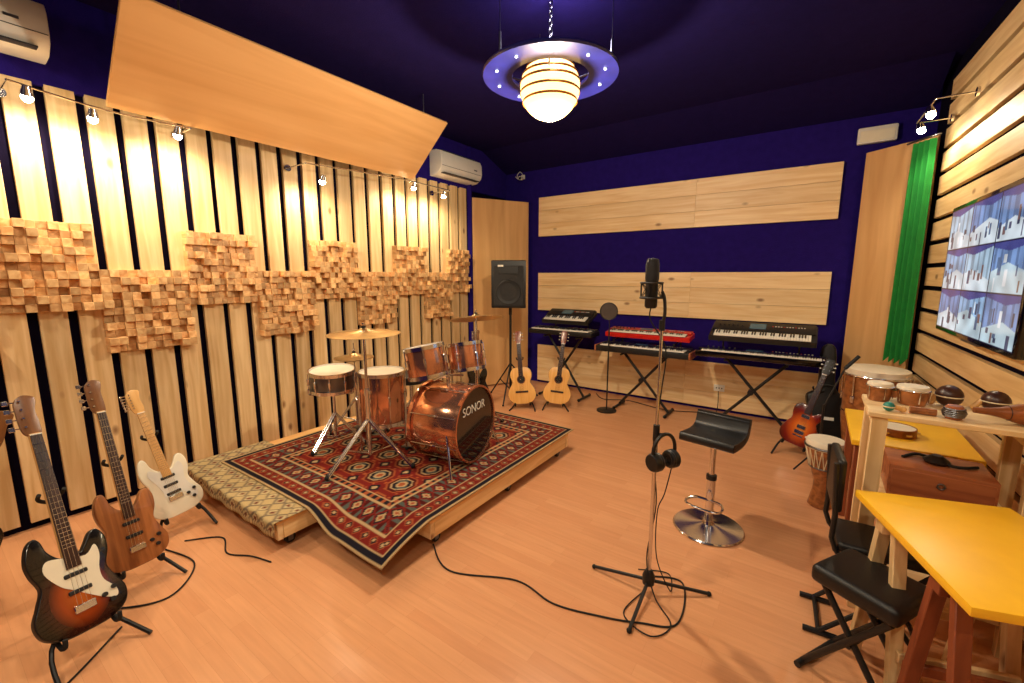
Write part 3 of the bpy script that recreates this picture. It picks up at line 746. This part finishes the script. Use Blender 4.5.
b=MB(); b.lathe([(0,-.12),(.022,-.12),(.029,-.11),(.029,.0),(.030,.01)],black,T(mc),24); b.lathe([(.030,.01),(.032,.02),(.032,.085),(.027,.11),(0,.118)],mat('mic_grille',S(40,40,44),.4,.6,bump=.5,nscale=60),T(mc),24)
for zz in(-.07,.0): b.torus(.050,.005,black,M=T(mc+V((0,0,zz))),seg=28)
for k in range(8):
    a=2*math.pi*k/8; b.cyl(mc+V((.05*math.cos(a),.05*math.sin(a),0)),mc+V((.029*math.cos(a+.4),.029*math.sin(a+.4),-.03)),.002,rubber,seg=5); b.cyl(mc+V((.05*math.cos(a),.05*math.sin(a),-.07)),mc+V((.029*math.cos(a+.4),.029*math.sin(a+.4),-.03)),.002,rubber,seg=5)
    if k%2==0: b.cyl(mc+V((.05*math.cos(a),.05*math.sin(a),-.07)),mc+V((.05*math.cos(a),.05*math.sin(a),.0)),.004,black,seg=6)
b.tube([mc+V((0,0,-.12)),mc+V((0,.01,-.18)),mb+V((.02,.01,1.3)),mb+V((.014,.0,1.1)),mb+V((-.014,.01,.8)),mb+V((.015,.01,.5)),mb+V((-.012,-.01,.2)),mb+V((.05,-.05,.03)),mb+V((.16,-.16,.008)),mb+V((.10,-.28,.008)),mb+V((-.05,-.22,.008)),mb+V((-.02,-.02,.008))],.0035,rubber,smooth=8,seg=6)
b.done('condenser_microphone')
b=MB(); hp=mb+V((.045,-.01,.80))
Mh=T(hp)@R('Z',60)
b.cyl(mb+V((0,0,.87)),mb+V((.05,0,.885)),.006,black,seg=8)
arc=[(.070*math.sin(a),0,.0+.085*math.cos(a)) for a in [math.radians(x) for x in range(-105,106,15)]]
b.tube(arc,.009,leather,M=Mh,seg=8)
for s_ in(-1,1):
    b.lathe([(0,-.022),(.040,-.022),(.046,-.008),(.046,.010),(.034,.022),(0,.024)],black,Mh@T(s_*.058,0,-.05)@R('Y',90),24); b.torus(.032,.014,leather,M=Mh@T(s_*.038,0,-.05)@R('Y',90),seg=22)
b.tube([Mh@V((.058,0,-.09)),Mh@V((.05,.03,-.25)),mb+V((.02,.02,.45)),mb+V((.03,.02,.2)),mb+V((.10,.05,.02)),mb+V((.05,.20,.007)),mb+V((-.10,.14,.007))],.003,rubber,smooth=8,seg=6)
b.done('headphones')
b=MB(); b.tube([(-1.80,1.72,.006),(-1.55,1.60,.006),(-1.2,1.75,.006),(-.95,1.72,.006),(-.72,1.78,.006),(-.55,1.85,.006),(-.40,1.95,.006),(-.45,2.25,.006),(-.62,2.20,.006)],.0045,rubber,smooth=10,seg=6); b.done('microphone_cable')
b=MB(); b.tube([(-3.1,.85,.006),(-2.95,1.0,.006),(-2.75,.95,.006),(-2.6,1.02,.006),(-2.45,1.06,.006)],.0045,rubber,smooth=10,seg=6); b.tube([(-2.55,.42,.006),(-2.3,.1,.006),(-2.5,-.1,.006),(-2.9,.05,.006),(-3.2,.0,.006)],.0045,rubber,smooth=10,seg=6)
b.tube([(-3.3,.45,.006),(-3.0,.35,.006),(-2.75,.42,.006),(-2.6,.62,.006),(-2.8,.8,.006),(-3.1,.75,.006)],.0045,rubber,smooth=10,seg=6); b.done('instrument_cable')
b=MB(); b.tube([(-2.4,5.5,.006),(-2.2,5.3,.006),(-1.9,5.42,.006),(-1.4,5.3,.006),(-1.0,5.45,.006),(-.85,5.5,.02),(-.85,5.56,.27)],.005,rubber,smooth=8,seg=6); b.done('power_cable')

# ---------------------------------------------------------------- bar stool
b=MB()
b.lathe([(0,0),(.212,0),(.218,.006),(.21,.014),(.10,.022),(.04,.035),(.032,.05),(.030,.06)],chrome,None,48)
b.cyl((0,0,.05),(0,0,.36),.027,chrome,seg=24); b.cyl((0,0,.36),(0,0,.60),.018,chrome,seg=20); b.cyl((0,0,.34),(0,0,.37),.032,black)
b.tube([(0,-.02,.20),(-.08,-.03,.20),(-.11,-.11,.20),(-.07,-.16,.20),(.07,-.16,.20),(.11,-.11,.20),(.08,-.03,.20),(0,-.02,.20)],.008,chrome,smooth=6)
b.cyl((0,0,.565),(0,0,.60),.04,black,r1=.10); b.cyl((.03,0,.58),(.13,.02,.56),.006,chrome,seg=8)
path=catmull([(-.155,.635,0),(-.10,.628,0),(0,.622,0),(.07,.630,0),(.115,.655,0),(.138,.705,0),(.146,.745,0)],6)
up_=[];lo_=[]
for i,p in enumerate(path):
    t=(path[min(i+1,len(path)-1)]-path[max(i-1,0)]).normalized(); nrm=V((-t.y,t.x,0)); hw=.027*math.sin(math.pi*min(1,(i+.8)/(3))*.5)
    if i>len(path)-4: hw*= .75
    up_.append(p+nrm*hw); lo_.append(p-nrm*hw)
pro=[(p.x,p.y) for p in up_]+[(p.x,p.y) for p in reversed(lo_)]
Mp=Matrix(((0,0,1,0),(1,0,0,0),(0,1,0,0),(0,0,0,1)))
b.prism(pro,-.165,.165,leather,M=Mp,bev=.014)
b.done('bar_stool',matrix=T(-.446,2.9,0)@R('Z',-10))

# ---------------------------------------------------------------- percussion corner
def djembe(name,c,r,h,shell,m2=ropeM):
    b=MB(); b.lathe([(r*.55,0),(r*.62,.01),(r*.45,h*.25),(r*.42,h*.38),(r*.7,h*.6),(r*.97,h*.85),(r*.98,h*.97),(r*.93,h*.985)],shell,None,36)
    b.lathe([(0,h),(r*.95,h),(r*1.0,h-.01),(r*1.02,h-.05),(r*.99,h-.06)],drumskin,None,36,caps=False)
    b.torus(r*1.02,.008,steel,M=T(0,0,h-.045)); b.torus(r*.73,.006,steel,M=T(0,0,h*.6))
    n=18
    for k in range(n):
        a=2*math.pi*k/n; a2=2*math.pi*(k+.5)/n; a3=2*math.pi*(k+1)/n
        b.cyl((r*1.03*math.cos(a),r*1.03*math.sin(a),h-.045),(r*.74*math.cos(a2),r*.74*math.sin(a2),h*.6),.003,m2,seg=5)
        b.cyl((r*1.03*math.cos(a3),r*1.03*math.sin(a3),h-.045),(r*.74*math.cos(a2),r*.74*math.sin(a2),h*.6),.003,m2,seg=5)
    b.done(name,matrix=T(c))
b=MB(); h=.88; b.lathe([(.14,0),(.15,.01),(.19,.25),(.215,.45),(.215,.62),(.205,h-.03),(.20,h-.01)],walnut,None,36)
b.lathe([(0,h),(.20,h),(.214,h-.008),(.216,h-.05)],drumskin,None,36,caps=False); b.torus(.222,.009,chrome,M=T(0,0,h-.055)); b.torus(.218,.006,chrome,M=T(0,0,.50))
for k in range(8):
    a=math.pi/4*k; b.cyl((.226*math.cos(a),.226*math.sin(a),h-.05),(.222*math.cos(a),.222*math.sin(a),h-.24),.006,chrome,seg=8); b.box((0,0,0),(.02,.03,.06),chrome,M=T(.22*math.cos(a),.22*math.sin(a),h-.26)@Matrix.Rotation(a,4,'Z'),bev=.004,seg=1)
b.done('conga_drum',matrix=T(.49,4.66,0))
djembe('djembe_drum',(.16,3.66,0),.12,.50,walnut)
b=MB(); g=[(-.16,0),(.16,0),(.19,.12),(.15,.28),(.16,.42),(.07,.52),(.055,.9),(-.055,.9),(-.07,.52),(-.16,.42),(-.15,.28),(-.19,.12)]
go=catmull([(p[0],p[1],0) for p in g],5,True); b.prism([(p.x,p.y) for p in go],-.06,.06,leather,bev=.02)
b.tube([(-.05,.45,.06),(-.05,.52,.10),(.05,.52,.10),(.05,.45,.06)],.010,rubber,smooth=4); b.box((.02,.2,.062),(.10,.03,.004),whiteP)
b.done('guitar_gig_bag',matrix=T(.19,5.16,.04)@R('Z',8)@R('X',78))
b=MB(); c=V((.14,4.20,0))
for k in range(3):
    a=2*math.pi*k/3+.9; d=V((math.cos(a),math.sin(a),0)); b.cyl(c+V((0,0,.25)),c+d*.16+V((0,0,.012)),.007,black,seg=8)
b.cyl(c+V((0,0,.1)),c+V((0,0,.62)),.009,black,seg=10); b.cyl(c+V((0,0,.60)),c+V((.12,.06,.95)),.007,black,seg=8); b.cyl(c+V((.11,.055,.92)),c+V((.19,.10,1.02)),.014,black,seg=10)
b.done('short_microphone_stand')

MT=T(.215,2.245,0)@R('Z',18)
def trestle(b,y,w,zt,m=redwood):
    for s_ in(-1,1):
        b.box((0,0,0),(.045,.03,zt*1.02),m,M=T(w/2+s_*w*.36,y+.10,zt/2)@R('X',9),bev=.003,seg=1)
        b.box((0,0,0),(.045,.03,zt*1.02),m,M=T(w/2+s_*w*.36,y-.10,zt/2)@R('X',-9),bev=.003,seg=1)
    b.box((w/2,y,zt-.03),(w*.9,.05,.06),m,bev=.003,seg=1); b.box((w/2,y+.15,.25),(w*.75,.02,.04),m,bev=.003,seg=1); b.box((w/2,y-.15,.25),(w*.75,.02,.04),m,bev=.003,seg=1)
b=MB(); b.box((.255,-.345,.735),(.51,.69,.03),yellowM,bev=.004); trestle(b,-.16,.47,.718,pineZ); trestle(b,-.50,.47,.718); b.done('yellow_table',matrix=MT)
b=MB(); b.box((.50,3.30,.735),(.52,.70,.03),yellowM,bev=.004)
for x in(.28,.73):
    for y in(3.0,3.60): b.box((x,y,.36),(.045,.045,.72),redwood,bev=.003,seg=1)
b.box((.50,3.30,.69),(.44,.60,.05),redwood); b.done('yellow_table')
b=MB(); rx0,rx1,ry0,ry1=.27,.84,2.56,2.90
for x in(rx0+.03,rx1-.03):
    for y in(ry0+.02,ry1-.02): b.box((x,y,.50),(.06,.04,1.0),pineZ,bev=.003,seg=1)
    b.box((x,(ry0+ry1)/2,.95),(.03,.28,.06),pineY,bev=.003,seg=1)
b.box(((rx0+rx1)/2,(ry0+ry1)/2,1.01),(rx1-rx0+.03,ry1-ry0+.03,.024),pineX,bev=.003,seg=1)
for z in(.61,.20): b.box(((rx0+rx1)/2,(ry0+ry1)/2,z),(rx1-rx0-.13,ry1-ry0,.024),pineX,bev=.003,seg=1); b.box(((rx0+rx1)/2,ry0+.02,z-.03),(rx1-rx0-.12,.03,.05),pineX,bev=.003,seg=1)
b.done('pine_rack')
b=MB(); b.box((0,0,.075),(.36,.26,.15),boxW,bev=.006); b.box((0,-.132,.075),(.34,.004,.12),boxW,bev=.002,seg=1); b.torus(.012,.004,steel,M=T(0,-.138,.09)@R('X',90)); b.lathe([(0,.152),(.04,.152),(.05,.165),(.02,.19),(0,.19)],leather); b.tube([(-.12,0,.155),(-.05,.06,.162),(.05,-.04,.162),(.14,.02,.158)],.007,rubber,smooth=6)
b.done('wooden_instrument_case',matrix=T(.54,2.72,.623))
ZT=1.0235
def maraca(name,x,y,r,m,ang,hl=.16):
    b=MB(); d=V((math.cos(math.radians(ang)),math.sin(math.radians(ang)),0)); c=V((0,0,r)); b.sphere(c,r,m,sc=(1,1,1)); b.cyl(c+d*r*.9,c+d*(r+hl)+V((0,0,-r+.013)),.011,maple,r1=.013,seg=12); b.sphere(c+d*(r+hl)+V((0,0,-r+.014)),.014,maple,u=10,v=8)
    b.torus(r*1.0,.003,ropeM,M=T(c)); b.done(name,matrix=T(x,y,ZT))
gourd=mat('dark_gourd',S(60,28,18),.35,var=.3,nscale=9); gourd2=mat('brown_gourd',S(134,74,36),.4,var=.3,nscale=12); teal=mat('teal_shaker',S(40,130,120),.35)
maraca('maraca',.575,2.86,.052,gourd,185,.01); maraca('maraca',.73,2.86,.050,gourd,185,.02)
maraca('egg_maraca',.33,2.60,.022,teal,10,.03)
b=MB(); b.lathe([(0,-.12),(.012,-.12),(.016,-.07),(.024,-.03),(.042,.02),(.046,.06),(.036,.095),(0,.105)],gourd2,R('Y',90),28)
for k in range(6): b.torus(.030+.003*k if k<5 else .044,.002,gourd,M=R('Y',90)@T(0,0,-.012+.013*k),seg=24,ts=6)
b.done('guiro',matrix=T(.73,2.66,ZT+.047)@R('Z',12))
b=MB()
for x,r in((-.062,.052),(.062,.062)):
    b.lathe([(r*.8,0),(r*.85,.005),(r,.05),(r*.97,.085)],walnut,T(x,0,0),28); b.lathe([(0,.092),(r*.94,.092),(r*1.0,.087),(r*1.02,.072)],drumskin,T(x,0,0),28,caps=False); b.torus(r*1.03,.004,chrome,M=T(x,0,.074)); 
    for k in range(5):
        a=2*math.pi*k/5; b.cyl((x+r*1.06*math.cos(a),r*1.06*math.sin(a),.074),(x+r*1.0*math.cos(a),r*1.0*math.sin(a),.015),.0025,chrome,seg=6)
b.box((0,0,.045),(.03,.04,.03),walnut); b.done('bongo_drums',matrix=T(.375,2.81,ZT))
b=MB(); b.lathe([(.085,0),(.09,0),(.09,.045),(.085,.045),(.085,0)],gourd2,None,32,caps=False); b.lathe([(0,.043),(.085,.043)],drumskin,None,32,caps=False)
for k in range(6):
    a=math.pi/3*k; b.cyl((.092*math.cos(a),.092*math.sin(a),.018),(.092*math.cos(a),.092*math.sin(a),.026),.014,brass,seg=12)
b.done('tambourine',matrix=T(.45,3.2,.751))
b=MB(); b.lathe([(0,0),(.026,.0),(.036,.018),(.036,.042),(.026,.06),(0,.062)],boxW)
for k in range(5): b.torus(.0385-abs(k-2)*.0025,.004,steel,M=T(0,0,.014+.008*k))
b.done('cabasa',matrix=T(.55,2.62,ZT))
b=MB(); b.cyl((-.045,0,.016),(.045,0,.016),.016,walnut); b.cyl((.05,.035,.010),(-.04,.045,.010),.010,maple); b.done('claves',matrix=T(.45,2.62,ZT))

# padded bench and chair
b=MB()
b.box((0,0,.45),(.30,.28,.075),leather,bev=.030,seg=4)
for s_ in(-1,1):
    y=s_*.11
    b.cyl((-.15,y,.02),(.12,y+.0,.41),.013,black,seg=10); b.cyl((.15,y-.02*s_,.02),(-.12,y-.02*s_,.41),.013,black,seg=10)
for x in(-.15,.15): b.cyl((x,-.15,.016),(x,.15,.016),.014,black,seg=10)
b.cyl((0,-.11,.215),(0,.11,.215),.010,black,seg=10)
b.done('padded_keyboard_bench',matrix=T(.28,2.06,0)@R('Z',-30))
b=MB()
b.box((0,0,.455),(.34,.26,.045),leather,bev=.020,seg=3)
b.box((-.185,0,.735),(.035,.26,.24),leather,bev=.016,seg=3)
for s_ in(-1,1):
    y=s_*.125
    b.tube([(-.205,y,.84),(-.19,y,.60),(-.175,y,.44),(.02,y,.22),(.17,y,.02)],.011,black,smooth=3)
    b.tube([(.15,y,.43),(0,y,.24),(-.20,y,.02)],.011,black)
    b.cyl((-.26,y,.014),(-.13,y,.014),.013,black,seg=8)
for x,z in((.17,.02),(-.20,.02),(0,.23)): b.cyl((x,-.125,z),(x,.125,z),.010,black,seg=8)
b.done('folding_chair',matrix=T(.34,2.405,0)@R('Z',4))

# ---------------------------------------------------------------- world & camera
w=bpy.data.worlds.new('room_ambient'); bpy.context.scene.world=w; w.use_nodes=True
w.node_tree.nodes['Background'].inputs[0].default_value=(.5,.4,.35,1); w.node_tree.nodes['Background'].inputs[1].default_value=.05
cd=bpy.data.cameras.new('camera'); cd.lens=430/1024*36; cd.sensor_width=36; cd.clip_start=.05
co=bpy.data.objects.new('camera',cd); co.location=(0,0,1.65); co.rotation_euler=(math.radians(90-8.73),0,math.radians(35)); bpy.context.collection.objects.link(co)
bpy.context.scene.camera=co
try: bpy.context.scene.view_settings.view_transform='Standard'
except Exception as e: print(e)
